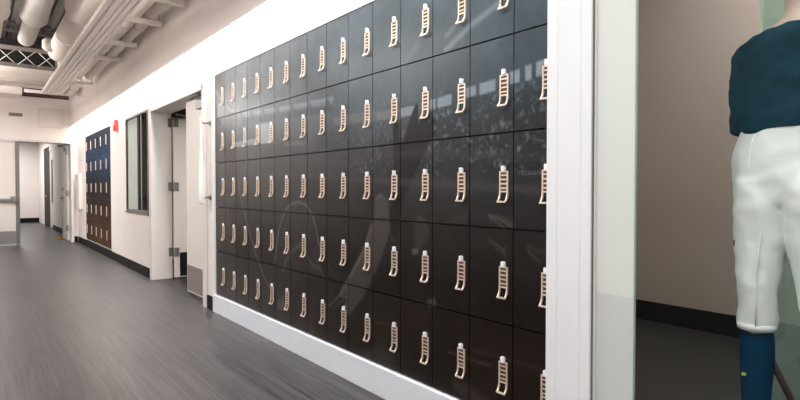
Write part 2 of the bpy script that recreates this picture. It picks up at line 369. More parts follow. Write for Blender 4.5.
# ---------------------------------------------------------------- overhead services
# open web joists across the corridor and a ribbed bulkhead behind
def joist(y, z0, z1, x0, x1, label, n):
    t = thing('roof_joist', label, 'joist', (0,y,z0), 'roof joists')
    h = z1-z0
    b = B(); b.box((x0,-.03,0), (x1,.03,.035)); b.box((x0,-.008,.035), (x1,.008,.06)); b.obj('bottom_chord', M['joist'], t)
    b = B(); b.box((x0,-.03,h-.035), (x1,.03,h)); b.box((x0,-.008,h-.06), (x1,.008,h-.035)); b.obj('top_chord', M['joist'], t)
    w = (x1-x0)/n
    b = B()
    for i in range(n):
        a = x0+i*w; b.tube([(a,-.012,.03),(a+w,-.012,h-.03)], .006, 6); b.tube([(a,.012,h-.03),(a+w,.012,.03)], .006, 6)
    b.obj('web', M['conduit'], t)
    for i in range(0, n+1, 3): box('web_post', (x0+i*w-.014,-.02,.03), (x0+i*w+.014,.02,h-.03), M['joist'], t)
joist(10.45, 3.05, 3.37, -3.04, -.16, 'pale open-web roof joist with crossed rods above the far end of the corridor', 11)
t = thing('roof_beam', 'wide ribbed pale beam below and behind the crossed-rod joist', 'beam', (0,11.0,2.84))
b = B(); b.box((-3.04,0,0), (-.62,.1,.34)); b.obj('web_plate', M['duct'], t)
b = B()
for i, (z, d) in enumerate(((0,.05),(.06,.035),(.12,.025),(.18,.035),(.24,.03),(.31,.06))): b.box((-3.04,-d,z), (-.62,0,z+.022))
b.obj('ribs', M['duct'], t)
t = thing('ceiling_bulkhead', 'plain pale box of ceiling left of the pipes above the far door', 'bulkhead', (-2.0,12.9,2.98))
box('bulkhead_box', (-1.04,0,.0), (1.0,.58,.32), M['soffit'], t)
# thin cross pipes over the far wall
for i, (z, y, r) in enumerate(((3.06,12.9,.035),(3.2,12.7,.035),(3.33,12.9,.03))):
    tag(B().tube([(-.97,y,z),(-.16,y,z)], r, 10).obj('cross_pipe', M['conduit']), ('lowest','middle','topmost')[i]+' of the short pale pipes running across above the far wall', 'pipe', 'cross pipes above the far wall')
for i, (x, r) in enumerate(((-.42,.05),(-.28,.07))):
    tag(B().tube([(x,11.6,3.0),(x,12.3,3.0),(x,12.5,3.1),(x,12.6,3.5),(x,12.6,4.15)], r, 12).obj('riser_pipe', M['conduit']), ('thinner','thicker')[i]+' pale pipe turning upward in front of the far wall', 'pipe', 'riser pipes by the far wall')
# dark ribs under the deck (bar joists far up, seen against the deck)
for i, (y, z) in enumerate(((7.6,3.93),(8.9,4.0),(12.2,4.0))):
    b = B(); b.box((-3.04,y-.03,z), (-.16,y+.03,z+.05)); b.box((-3.04,y-.03,z+.14), (-.16,y+.03,z+.19))
    for k in range(16): b.tube([(-3.0+k*.17,y,z+.04),(-3.0+k*.17+.085,y,z+.15),(-3.0+k*.17+.17,y,z+.04)], .008, 5)
    tag(b.obj('deck_joist', M['deck']), 'dark joist close under the dark roof deck, '+('nearest of three','second of three','farthest of three'  )[i], 'joist', 'joists under the deck')
# large round duct with wide near section, ending in a capped elbow
t = thing('air_duct', 'large round pale duct running beside the conduit rack', 'duct', (-.68,0,3.31))
prof = [(4.2,.205),(7.5,.205),(7.62,.195),(7.66,.155),(10.0,.155)]
b = B(); b.tube([(0,y,0) for y,_ in prof[:3]], [r for _,r in prof[:3]], 28); b.obj('wide_section', M['duct'], t)
b = B(); b.tube([(0,7.6,0),(0,10.1,0),(0,10.23,.0),(0,10.3,.0)], [.155,.155,.14,.06], 28); b.obj('narrow_section', M['duct'], t)
for y, r in ((5.4,.212),(7.56,.21),(8.9,.161)):
    B().tube([(0,y-.02,0),(0,y+.02,0)], r, 28).obj('collar', M['duct'], t)
b = B(); b.tube([(-.10,9.75,.0),(-.21,9.75,.0),(-.25,9.75,0)], [.10,.10,.06], 20); b.obj('side_spigot', M['duct'], t)
for y in (5.0,8.0):
    B().tube([(0,y,.15),(0,y,.88)], .008, 6).obj('hanger', M['steel'], t)
# shorter flared duct further left
def flared(x, label, y0=6.3, y1=7.8, z=3.20):
    t = thing('air_diffuser', label, 'duct', (x,0,z), 'flared ducts')
    b = B(); b.tube([(0,y0,0),(0,y1-.5,0),(0,y1-.02,0),(0,y1,0)], [.120,.127,.142,.148], 28, cap=False)
    b.tube([(0,y1,0),(0,y1-.04,0),(0,y1-.06,0)], [.148,.135,.02], 28); b.obj('flared_hood', M['conduit'], t)
    b = B(); b.tube([(0,y1-.06,0),(0,y1+1.3,0),(0,y1+1.35,0)], [.1,.1,.085], 24); b.obj('inner_duct', M['duct'], t)
    B().tube([(0,y0+.3,.1),(0,y0+.3,ZT-z)], .008, 6).obj('hanger', M['steel'], t)
flared(-1.17, 'flared pale duct hood, the right one of two at the top left')
flared(-1.55, 'flared pale duct hood cut by the left edge of the picture', z=3.2)
# rack: trapeze brackets from the fascia, flat conduits outside, round pipes above
for i, y in enumerate((4.5,5.3,6.1,7.2,8.1,10.25)):
    t = thing('trapeze_bracket', ('first','second','third','fourth','fifth','sixth','seventh')[i]+' pale steel bracket from the near end of the pipe rack', 'bracket', (0,y,2.85), 'pipe rack brackets')
    b = B(); b.box((-.80,-.03,0), (-.19,.03,.045)); b.obj('channel', M['conduit'], t)
    for x in (-.355,-.205): B().tube([(x,0,0),(x,0,ZT-2.86)], .006, 6).obj('threaded_rod', M['steel'], t)
XS = (-.80,-.73,-.675,-.62,-.575)
for i, x in enumerate(XS):
    t = thing('conduit', ('leftmost','second from the left','middle','second from the right','rightmost')[i]+' of the five flat pale conduits along the corridor ceiling', 'conduit', (x,0,2.82), 'flat conduits in the pipe rack')
    w_ = (.020,.026,.020,.024,.014)[i]
    b = B(); b.box((-w_,3.4,-.02), (w_,11.3-.02*i,.028)); b.obj('conduit_run', M['conduit'], t, bevel=.004)
    for y in (5.0,6.55,8.1,9.7): box('coupling', (-w_-.003,y-.05,-.024), (w_+.003,y+.05,.031), M['conduit'], t, bevel=.002)
for i, (x, r, ye, cm) in enumerate(((-.415,.042,10.1,'copper'),(-.285,.052,10.0,'teal'))):
    t = thing('round_pipe', ('thinner','thicker')[i]+' round pale pipe on the brackets by the wall, with '+('an orange','a green')+' end' if False else ('thinner round pale pipe on the brackets, with an orange-brown end','thicker round pale pipe on the brackets beside the wall, with a green end')[i], 'pipe', (x,0,2.90+r), 'round pipes in the pipe rack')
    b = B(); b.tube([(0,3.4,0),(0,ye,0)], r, 18); b.obj('pipe_run', M['duct'], t)
    b = B(); b.tube([(0,ye,0),(0,ye+.06,0),(0,ye+.1,0)], [r*.95,r*.9,r*.4], 14); b.obj('pipe_end', M[cm], t)
    B().tube([(0,6.6,0),(0,6.64,0)], r*1.12, 18).obj('coupling', M['duct'], t)
# ---------------------------------------------------------------- lockers
# printed picture across the locker fronts: shapes in metres along the wall (y) and up (z)
MURAL=[('poly',[(5.264,2.229),(4.838,2.186),(4.745,1.925),(4.514,1.777),(4.431,1.467),(4.48,1.132),(4.53,0.79),(4.45,0.202),(5.311,0.063)],(62,55,52),0.45,0.06),('poly',[(4.846,1.759),(4.606,1.752),(4.477,1.343),(4.332,0.925),(4.075,0.563),(3.928,0.286),(4.32,0.256),(4.623,0.697),(4.757,1.22)],(34,31,31),0.6,0.02),('line',[(4.519,1.472),(4.437,1.09),(4.291,0.869),(4.132,0.637),(4.0,0.493),(3.891,0.407)],(125,124,124),0.6,0.01),('line',[(5.1,2.11),(4.918,1.974),(4.651,1.826),(4.217,1.752),(3.511,1.717),(2.927,1.704)],(150,158,165),0.5,0.012),('poly',[(4.514,1.785),(2.927,1.704),(2.927,1.667),(4.427,1.734)],(150,160,168),0.4,0.01),('poly',[(4.47,1.73),(2.927,1.655),(2.928,1.617),(4.342,1.676)],(70,76,82),0.45,0.01),('line',[(4.404,1.761),(4.321,1.679)],(78,82,88),0.6,0.02),('line',[(4.196,1.751),(4.118,1.671)],(78,82,88),0.6,0.02),('line',[(3.966,1.74),(3.894,1.663)],(78,82,88),0.6,0.02),('line',[(3.72,1.727),(3.654,1.655)],(78,82,88),0.6,0.02),('line',[(3.48,1.715),(3.421,1.646)],(78,82,88),0.6,0.02),('line',[(3.235,1.703),(3.181,1.638)],(78,82,88),0.6,0.02),('line',[(3.0,1.692),(2.952,1.629)],(78,82,88),0.6,0.02),('poly',[(4.606,1.709),(4.061,1.657),(4.062,1.532),(4.61,1.511)],(88,98,106),0.6,0.02),('poly',[(4.042,1.648),(3.789,1.639),(3.773,1.482),(4.044,1.492)],(165,175,184),0.75,0.008),('poly',[(4.609,1.537),(4.062,1.54),(4.063,1.493),(4.61,1.494)],(175,182,188),0.6,0.008),('poly',[(2.916,1.585),(2.488,1.58),(2.488,1.519),(2.916,1.53)],(122,126,128),0.5,0.01),('poly',[(2.469,1.567),(2.27,1.563),(2.27,1.513),(2.469,1.517)],(128,132,134),0.6,0.008),('poly',[(2.253,1.561),(2.106,1.561),(2.106,1.521),(2.253,1.511)],(150,162,170),0.7,0.004),('poly',[(2.015,1.575),(1.971,1.576),(1.971,1.528),(2.015,1.526)],(150,162,170),0.7,0.004),('poly',[(1.96,1.577),(1.863,1.583),(1.862,1.534),(1.96,1.529)],(150,162,170),0.7,0.004),('poly',[(1.774,1.6),(1.705,1.601),(1.705,1.557),(1.774,1.55)],(150,162,170),0.7,0.004),('poly',[(1.683,1.604),(1.592,1.61),(1.591,1.559),(1.683,1.554)],(150,162,170),0.7,0.004),('poly',[(1.513,1.626),(1.46,1.63),(1.46,1.577),(1.513,1.575)],(150,162,170),0.7,0.004),('poly',[(1.432,1.637),(1.399,1.639),(1.399,1.579),(1.432,1.576)],(150,162,170),0.7,0.004),('poly',[(1.378,1.643),(1.32,1.648),(1.32,1.59),(1.377,1.584)],(150,162,170),0.7,0.004),('poly',[(2.309,1.347),(2.313,1.475),(2.296,1.495),(2.265,1.481),(2.253,1.365),(2.219,1.394),(2.194,1.454),(2.154,1.527),(2.122,1.573),(2.102,1.556),(2.106,1.466),(2.067,1.497),(2.03,1.523),(2.007,1.51),(2.037,1.46),(1.992,1.485),(1.967,1.472),(2.007,1.423),(1.971,1.425),(1.985,1.397),(2.037,1.342),(2.082,1.285),(2.137,1.206),(2.202,1.114),(2.253,1.009),(2.27,0.892),(2.358,0.875),(2.331,1.054),(2.305,1.198)],(24,24,26),0.9,0.004),('poly',[(3.8,0.593),(3.746,0.791),(3.628,0.974),(3.501,1.034),(3.381,1.051),(3.267,1.026),(3.172,0.936),(3.107,0.776),(3.082,0.617),(3.371,0.486)],(64,59,57),0.35,0.03),('line',[(3.766,0.596),(3.73,0.763),(3.662,0.899),(3.58,0.997),(3.471,1.042),(3.381,1.051),(3.281,1.032),(3.199,0.975),(3.146,0.885),(3.107,0.77)],(132,127,124),0.55,0.01),('line',[(3.664,0.724),(3.613,0.858),(3.517,0.977),(3.411,1.029)],(90,86,84),0.4,0.008),('line',[(3.582,0.774),(3.518,0.892),(3.411,0.981)],(84,80,78),0.35,0.007),('line',[(3.227,0.813),(3.254,0.919),(3.324,0.997)],(90,86,84),0.4,0.007),('line',[(3.488,0.781),(3.383,0.844),(3.282,0.837),(3.2,0.776)],(80,76,74),0.4,0.007),('line',[(3.633,0.537),(3.583,0.63),(3.489,0.703),(3.384,0.747),(3.326,0.759)],(120,112,108),0.5,0.014),('line',[(3.326,0.752),(3.283,0.688),(3.201,0.643),(3.108,0.627),(3.056,0.587)],(98,92,88),0.5,0.014),('line',[(3.146,0.754),(3.018,0.675),(2.885,0.59)],(80,74,70),0.4,0.012),('poly',[(2.469,1.101),(2.413,1.118),(2.358,1.081),(2.34,0.909),(2.432,0.737),(2.61,0.498),(2.782,0.361),(2.921,0.41),(2.759,0.594),(2.568,0.814),(2.499,0.938)],(88,82,78),0.55,0.012),('line',[(2.508,0.938),(2.588,0.79),(2.737,0.621),(2.897,0.439)],(120,112,106),0.6,0.012),('poly',[(2.995,0.417),(2.897,0.489),(2.782,0.47),(2.851,0.373),(2.958,0.366)],(30,26,24),0.8,0.006),('line',[(2.982,0.4),(2.874,0.474)],(100,90,82),0.7,0.01),('line',[(2.934,0.389),(2.816,0.465)],(90,80,74),0.6,0.01),('poly',[(2.129,0.957),(2.098,0.994),(2.051,0.976),(2.029,0.908),(2.09,0.824),(2.137,0.85)],(66,62,60),0.55,0.01),('line',[(2.129,0.973),(2.098,0.999),(2.059,0.986),(2.029,0.928)],(92,88,85),0.6,0.006),('poly',[(2.161,0.833),(2.105,0.843),(2.097,0.813),(2.145,0.803)],(110,104,100),0.6,0.005),('line',[(2.469,1.079),(2.441,1.107),(2.413,1.102)],(120,114,110),0.6,0.006),('line',[(2.358,0.973),(2.34,0.909),(2.313,0.857)],(80,75,72),0.6,0.006),('line',[(1.625,1.027),(1.562,1.012),(1.496,0.982)],(108,101,97),0.6,0.006),('line',[(1.579,1.025),(1.529,1.014),(1.486,0.987)],(92,86,82),0.5,0.005),('line',[(1.619,1.012),(1.573,0.999),(1.529,0.968)],(92,86,82),0.6,0.005),('line',[(1.625,0.918),(1.579,0.9),(1.545,0.882),(1.534,0.858)],(88,80,76),0.6,0.006),('line',[(1.59,0.882),(1.55,0.877),(1.528,0.9)],(80,74,70),0.5,0.005),('line',[(1.418,0.913),(1.373,0.897),(1.325,0.894)],(70,64,62),0.6,0.008),('line',[(1.413,0.894),(1.393,0.871),(1.353,0.851)],(80,74,72),0.5,0.008),('line',[(1.871,0.985),(1.778,0.999),(1.772,1.017)],(70,66,64),0.5,0.01),('poly',[(1.885,1.003),(1.778,1.026),(1.778,0.999),(1.871,0.98)],(52,49,48),0.7,0.01),('line',[(1.901,1.795),(1.743,1.87),(1.578,1.924)],(140,150,157),0.6,0.016),('line',[(1.901,1.86),(1.853,1.887)],(135,142,148),0.5,0.014),('line',[(2.219,1.786),(2.17,1.823),(2.106,1.866)],(120,128,134),0.35,0.02),('line',[(4.434,1.283),(3.365,1.229),(2.253,1.177),(1.322,1.136)],(75,73,73),0.5,0.02),('line',[(4.612,1.391),(3.364,1.318),(1.992,1.32),(1.323,1.261)],(70,70,72),0.35,0.02),('poly',[(3.525,0.079),(3.373,0.251),(3.203,0.256),(3.124,0.087),(3.375,0.014)],(62,54,49),0.5,0.02),('poly',[(3.735,0.302),(3.634,0.362),(3.587,0.297),(3.685,0.236)],(96,88,82),0.6,0.008),('poly',[(2.61,0.195),(2.433,0.282),(2.287,0.229),(2.377,0.097),(2.53,0.123)],(64,56,51),0.55,0.02),('line',[(1.883,0.368),(1.616,0.37)],(78,70,64),0.6,0.006),('line',[(1.828,0.231),(1.706,0.216),(1.616,0.177)],(64,56,50),0.7,0.03),('line',[(2.47,0.397),(2.323,0.41)],(78,68,62),0.6,0.006),('line',[(1.738,0.416),(1.515,0.421),(1.322,0.43)],(64,57,53),0.6,0.006),('poly',[(2.036,0.591),(1.969,0.616),(1.962,0.573),(2.028,0.552)],(90,86,84),0.5,0.005)]
GLYPHS=[((3.607,1.474),(3.581,1.444)),((3.564,1.473),(3.537,1.443)),((3.521,1.472),(3.495,1.442)),((3.479,1.471),(3.453,1.441)),((3.437,1.47),(3.412,1.44)),((3.396,1.469),(3.371,1.44)),((3.356,1.468),(3.332,1.439)),((3.317,1.467),(3.293,1.438))]
def smooth(a, b, x): t = np.clip((x-a)/(b-a), 0, 1); return t*t*(3-2*t)
rng = np.random.RandomState(7)
def vnoise(y, z, s, seed):
    g = np.random.RandomState(seed).rand(96, 96); u = (y/s) % 95; v = (z/s) % 95
    i = np.floor(u).astype(int); j = np.floor(v).astype(int); fu = u-i; fv = v-j
    return (g[i,j]*(1-fu)+g[i+1,j]*fu)*(1-fv)+(g[i,j+1]*(1-fu)+g[i+1,j+1]*fu)*fv
def seg_dist(y, z, a, b):
    d = np.array(b)-np.array(a); L = (d*d).sum()+1e-9
    t = np.clip(((y-a[0])*d[0]+(z-a[1])*d[1])/L, 0, 1)
    return np.hypot(y-a[0]-t*d[0], z-a[1]-t*d[1])
def inside(y, z, P):
    r = np.zeros(y.shape, bool); n = len(P)
    for i in range(n):
        (a,b), (c,d) = P[i], P[(i+1)%n]
        k = ((b > z) != (d > z)) & (y < (c-a)*(z-b)/((d-b) if d != b else 1e-9)+a); r ^= k
    return r
def picture(y, z):
    """display colour (0-255) of the print at wall coordinates"""
    zs = [.16,.55,.75,.97,1.15,1.37,1.58,1.78,2.2]
    Lc = [(44,36,31),(43,37,34),(42,38,36),(46,43,42),(58,57,57),(68,68,70),(86,92,97),(104,112,118),(112,120,126)]
    Rc = [(40,32,27),(40,33,29),(38,34,32),(40,38,37),(48,48,49),(52,56,60),(66,78,86),(76,90,98),(84,100,110)]
    f = smooth(1.9, 4.0, y)
    c = np.stack([np.interp(z, zs, [q[k] for q in Lc])*f+np.interp(z, zs, [q[k] for q in Rc])*(1-f) for k in range(3)], -1)
    glow = np.exp(-((y-3.9)/.75)**2-((z-1.95)/.3)**2)*12  # brightening by the strip light, painted into the print
    c += glow[...,None]*np.array([1,1.05,1.1])
    c *= (.90+.2*vnoise(y, z, .16, 1))[...,None]*(.95+.1*vnoise(y, z, .04, 2))[...,None]
    # spectators in the stands
    m = smooth(3.4, 2.1, y)*smooth(1.16, 1.24, z)*smooth(1.66, 1.5, z)
    sp = vnoise(y, z, .011, 3)*.6+vnoise(y+3, z+1, .019, 4)*.4; c += (m*(np.clip(sp-.55, 0, 1)*210-9))[...,None]
    c += (np.exp(-((y-2.35)/.42)**2-((z-1.52)/.22)**2)*26*(.6+.8*vnoise(y, z, .11, 8)))[...,None]
    c += (np.exp(-((y-3.0)/.4)**2-((z-1.62)/.16)**2)*12)[...,None]
    for kind, P, col, a, s in MURAL:
        if kind == 'poly':
            d = np.full(y.shape, 9.)
            for i in range(len(P)): d = np.minimum(d, seg_dist(y, z, P[i], P[(i+1)%len(P)]))
            ins = inside(y, z, P); sd = np.where(ins, d, -d); al = min(1, a*1.3)*smooth(-s, s, sd)
        else:
            d = np.full(y.shape, 9.)
            for p, q in zip(P, P[1:]): d = np.minimum(d, seg_dist(y, z, p, q))
            al = min(1, a*1.15)*smooth(s*1.7, s*.2, d)
        c = c*(1-al[...,None])+np.array(col)*al[...,None]
    for (a, b) in GLYPHS:
        y0, y1 = sorted((a[0], b[0])); z0, z1 = sorted((a[1], b[1]))
        k = (y > y0)&(y < y1)&(z > z0)&(z < z1); c[k] = c[k]*.55+np.array([150,150,152])*.45
    return np.clip(c, 0, 255)
PG = [1.0]
def print_color(c, gain=PRINT_GAIN):
    v = c/255.; l = np.where(v <= .04045, v/12.92, ((v+.055)/1.055)**2.4)
    return np.clip((l-PRINT_SHEEN)*gain, .0008, 1)
def door_mesh(name, w, h, y0, z0, fn, ny, nz, t=.018):
    """slab whose front is a fine grid carrying the print; local origin at the door's lower near corner"""
    ys = np.linspace(0, w, ny+1); zs = np.linspace(0, h, nz+1)
    Y, Z = np.meshgrid(ys, zs, indexing='ij'); vs = [(-t, float(a), float(b)) for a, b in zip(Y.ravel(), Z.ravel())]
    idx = lambda i, j: i*(nz+1)+j
    fs = [(idx(i,j), idx(i,j+1), idx(i+1,j+1), idx(i+1,j)) for i in range(ny) for j in range(nz)]
    base = len(vs); r = [(0,0),(w,0),(w,h),(0,h)]; vs += [(0,a,b) for a, b in r]
    cr = [idx(0,0), idx(ny,0), idx(ny,nz), idx(0,nz)]
    edge = ([idx(i,0) for i in range(ny+1)], [idx(ny,j) for j in range(nz+1)], [idx(i,nz) for i in range(ny,-1,-1)], [idx(0,j) for j in range(nz,-1,-1)])
    for k, e in enumerate(edge): fs.append(tuple(e)+(base+(k+1)%4, base+k))
    fs.append((base+3, base+2, base+1, base))
    me = bpy.data.meshes.new(name); me.from_pydata(vs, [], fs); me.update()
    V = np.array(vs); c = print_color(fn(V[:,1]+y0, V[:,2]+z0))
    at = me.color_attributes.new('print', 'FLOAT_COLOR', 'POINT')
    at.data.foreach_set('color', np.concatenate([c, np.ones((len(c),1))], 1).astype(np.float32).ravel())
    return me
def rect_ring(b, y0, y1, z0, z1, x0, x1, t):
    b.box((x0,y0,z0), (x1,y0+t,z1)); b.box((x0,y1-t,z0), (x1,y1,z1)); b.box((x0,y0+t,z0), (x1,y1-t,z0+t)); b.box((x0,y0+t,z1-t), (x1,y1-t,z1))
def latch_meshes():
    """origin: middle of the number plate's lower edge on the door face; -x points at the viewer"""
    b = B(); W = .0235; H = .090
    rect_ring(b, -W, W, 0, H, -.006, 0, .0065)
    for i in range(1, 5): b.box((-.005,-W+.006,i*H/5-.003), (-.002,W-.006,i*H/5+.003))
    # open loop curving out from the door below the plate
    pts = [(-.003,0),(-.004,-.014),(-.008,-.026),(-.014,-.036),(-.018,-.040)]
    for s in (-1, 1):
        for (xa, za), (xb, zb) in zip(pts, pts[1:]):
            ya, yb = sorted((s*W, s*(W-.0065)))
            A = [(xa-.004,ya,za),(xa+.004,ya,za),(xa+.004,yb,za),(xa-.004,yb,za)]; Cc = [(xb-.004,ya,zb),(xb+.004,ya,zb),(xb+.004,yb,zb),(xb-.004,yb,zb)]
            b.loft([A, Cc], smooth=False)
    b.box((-.022,-W,-.043), (-.015,W,-.036))
    me = b.mesh('latch'); me.materials.append(M['latch'])
    b = B(); b.box((-.004,-W+.008,.006), (-.001,W-.008,H-.006)); d = b.mesh('number_dials'); d.materials.append(M['slot'])
    b = B(); b.box((-.012,-.009,H), (0,.009,H+.018)); b.box((-.014,-.006,H+.012), (0,.006,H+.022)); k = b.mesh('latch_button'); k.materials.append(M['knob'])
    b = B(); b.box((-.0025,-W+.010,-.036), (-.0005,W-.010,-.004)); r = b.mesh('loop_recess'); r.materials.append(M['lbody'])
    return me, d, k, r
LM = latch_meshes()
G = .0028
def locker_body(w, h, depth=.38):
    b = B(); b.box((.0025,.001,.001), (depth,w-.001,.006)); b.box((.0025,.001,h-.006), (depth,w-.001,h-.001))
    b.box((.0025,.001,.006), (depth,.006,h-.006)); b.box((.0025,w-.006,.006), (depth,w-.001,h-.006)); b.box((depth-.006,.006,.006), (depth,w-.006,h-.006))
    me = b.mesh('locker_body'); me.materials.append(M['lbody']); return me
ORD = ['rightmost']+[s+' from the right' for s in ('second','third','fourth','fifth','sixth','seventh','eighth','ninth','tenth','eleventh','twelfth','thirteenth','fourteenth')]+['leftmost']
ROW = ['bottom row','fourth row','middle row','second row','top row']
def child(name, me, parent, loc=(0,0,0)):
    o = bpy.data.objects.new(name, me); COL.objects.link(o); o.parent = parent; o.location = loc; return o
body = locker_body(LP, LR); body0 = locker_body(LP-.043, LR)
box('trim_9', (.002,LY0,LZ), (.39,LY0+.042,LTOP), M['lbody'], kind=ST)
GV = .0035
DW, DH = LP-2*G, LR-2*GV
def look(i, j):
    y = LY0+(i+.5)*LP; z = LZ+(j+.5)*LR
    if i == 0: return 'printed locker half behind the white post'
    if j == 4: return 'grey-blue printed locker'
    if j == 3: return 'grey locker with stadium print'
    if j == 2: return 'charcoal printed locker'
    if j == 1: return 'dark brown printed locker'
    return 'dark brown locker above white plinth'
for i in range(15):
    for j in range(5):
        NW = .043 if i == 0 else 0          # the column by the post is narrower
        y0, z0 = LY0+i*LP+NW, LZ+j*LR
        t = thing('locker', '%s, %s in %s of long bank' % (look(i,j), ORD[i], ROW[j]), 'locker', (.018,y0,z0), 'lockers of the long bank')
        child('locker_body', body if i else body0, t)
        me = door_mesh('locker_door', DW-NW, DH, y0+G, z0+GV, picture, 34, 54, .018); me.materials.append(M['print'])
        d = child('locker_door', me, t, (0,G,GV))
        if i == 0 and j == 2: LETTER_DOOR = d
        for n_, m_ in zip(('latch','number_dials','latch_button','loop_recess'), LM):
            if n_ == 'loop_recess': continue
            child(n_, m_, d, (-.018,.049-G-(.010 if i == 0 else 0),.153-GV))
# mirrored lettering of the printed picture on the door next to the post, third row
def lettering(txt, y0, y1, z0, h, parent):
    cu = bpy.data.curves.new('lettering', 'FONT'); cu.body = txt; cu.size = 1; cu.resolution_u = 2
    o = bpy.data.objects.new('lettering', cu); COL.objects.link(o); bpy.context.view_layer.update()
    me = bpy.data.meshes.new_from_object(o); bpy.data.objects.remove(o)
    v = np.array([q.co[:] for q in me.vertices]); s = (y1-y0)/(v[:,0].max()-v[:,0].min()); k = h/(v[:,1].max()-v[:,1].min())
    for q in me.vertices: q.co = (-.0006, y0+(q.co[0]-v[:,0].min())*s, z0+(q.co[1]-v[:,1].min())*k)
    me.materials.append(mat('faded_print_lettering', (92,92,95), .4, noise=.1, scale=60))
    p = bpy.data.objects.new('lettering', me); COL.objects.link(p); p.parent = parent; p.location = -parent.parent.location-parent.location
lettering('KANSAS CITY', 1.336, 1.468, 1.196, .017, LETTER_DOOR)
# the far bank of wide lockers
def picture2(y, z):
    zs = [.15,.5,.9,1.2,1.5,1.8,2.2]
    Cc = [(112,82,56),(104,78,56),(66,50,42),(44,44,54),(44,62,92),(54,78,112),(52,66,88)]
    c = np.stack([np.interp(z, zs, [q[k] for q in Cc]) for k in range(3)], -1)
    g = np.exp(-((y-10.2)/.7)**2-((z-1.6)/.3)**2)*22; c += g[...,None]*np.array([.5,1,1.3])
    c *= (.66+.24*vnoise(y, z, .12, 5))[...,None]; return np.clip(c, 0, 255)
FH = LR
fbody = locker_body(FW, FH, .17)
O2 = ['rightmost','second from the right','middle','second from the left','leftmost']
def far_latch():
    b = B(); rect_ring(b, -.020, .020, .02, .165, -.008, 0, .008)
    for k in range(1, 5): b.box((-.007,-.014,.02+k*.029-.005), (0,.014,.02+k*.029+.005))
    b.box((-.009,-.010,.165), (0,.010,.185)); m = b.mesh('latch'); m.materials.append(M['latch']); return m
FL = far_latch()
for i in range(5):
    for j in range(5):
        y0, z0 = FY0+i*FW, FZ+j*FH
        t = thing('locker', '%s wide locker, %s in %s of small far bank' % (('brown','brown','dark','dark blue','blue')[j], O2[i], ROW[j]), 'locker', (.012,y0,z0), 'lockers of the far bank')
        child('locker_body', fbody, t)
        me = door_mesh('locker_door', FW-2*.004, FH-2*.004, y0+.004, z0+.004, picture2, 8, 8, .012); me.materials.append(M['print_matt'])
        d = child('locker_door', me, t, (0,.004,.004))
        child('latch', FL, d, (-.012,.36,.10))
# ---------------------------------------------------------------- display window right of the lockers
# white post: face board, bead and glazing edge
b = B(); b.box((-.12,1.095,0), (.02,1.2345,ZT)); b.box((-.122,1.188,0), (-.118,1.194,ZT)); b.box((-.126,1.050,0), (.02,1.082,ZT)); b.box((-.118,1.08,0), (.02,1.097,ZT))
b.obj('trim_5', M['white'], kind=ST, bevel=.003)
box('trim_6', (-.118,1.0465,0), (-.07,1.050,ZT), M['gasket'], kind=ST)
box('trim_8', (-.112,1.0435,0), (-.07,1.0465,ZT), M['white'], kind=ST)
wl = box('window_2', (-.10,-3.1,.03), (-.092,.9085,ZT), M['glass'], kind=ST)
box('side_pane', (-.10,.912,.79), (-.092,1.044,ZT), M['side_top'], wl)  # pale strip beside the post, greyer in its lower part
box('side_pane', (-.10,.912,.0), (-.092,1.044,.79), M['side_low'], wl)
box('glass_edge', (-.101,.9085,0), (-.091,.912,ZT), M['edge'], wl)
box('trim_7', (-.12,-3.1,0), (-.06,.90,.03), M['white'], kind=ST)
# the display room
b = B(); b.box((2.85,-3.2,0), (2.95,4.9,ZT)); b.box((.45,3.2,0), (2.85,3.3,ZT)); b.box((.42,1.2,0), (.45,3.3,ZT))
b.obj('wall_display', M['taupe'], kind=ST)
b = B(); b.box((2.835,-3.2,0), (2.85,3.2,.165)); b.box((.45,3.185,0), (2.835,3.2,.165)); b.obj('baseboard_display', M['black'], kind=ST)
box('floor', (.0,-3.2,-.1), (2.95,4.9,0), M['dfloor'], kind=ST)
# pale green glass partition behind the mannequin
t = thing('glass_partition', 'pale green frosted glass partition standing behind the mannequin', 'partition', (1.2,0,0))
box('pane', (-.005,-1.6,.02), (.005,.998,3.2), M['greenpane'], t)
box('pane_edge', (-.007,.992,.02), (.007,1.0,3.2), M['edge'], t)
box('floor_shoe', (-.02,-1.6,0), (.02,1.0,.03), M['steel'], t)
# ---------------------------------------------------------------- mannequin
BZ = .27                                     # top of the display base
t = thing('display_base', 'low dark platform under the baseball mannequin', 'platform', (.4,.55,0))
box('platform', (-.36,-.5,0), (.40,.40,BZ-.026), M['base'], t, bevel=.004)
box('platform_top', (-.37,-.51,BZ-.026), (.41,.41,BZ-.014), M['base'], t)
TX, TY = .38, .585                            # torso axis; the figure faces -x (the window)
mq = thing('mannequin', 'headless-cropped shop mannequin in teal jersey, white baseball pants and teal socks', 'mannequin', (TX,TY,BZ))
mq['label'] = 'shop mannequin dressed in teal jersey, white baseball pants and teal socks'
def ring(c, rx, ry, n=28, pw=1.0, tilt=0, rot=0):
    out = []
    for k in range(n):
        a = 2*math.pi*k/n; ca, sa = math.cos(a), math.sin(a)
        x = rx*math.copysign(abs(ca)**pw, ca); y = ry*math.copysign(abs(sa)**pw, sa)
        x, y = x*math.cos(rot)-y*math.sin(rot), x*math.sin(rot)+y*math.cos(rot)
        out.append((c[0]+x, c[1]+y, c[2]+tilt*y))
    return out
def remesh(o, v, it=4, f=.5, sub=False):
    m = o.modifiers.new('remesh', 'REMESH'); m.mode = 'VOXEL'; m.voxel_size = v; m.use_smooth_shade = True
    s = o.modifiers.new('smooth', 'SMOOTH'); s.iterations = it; s.factor = f
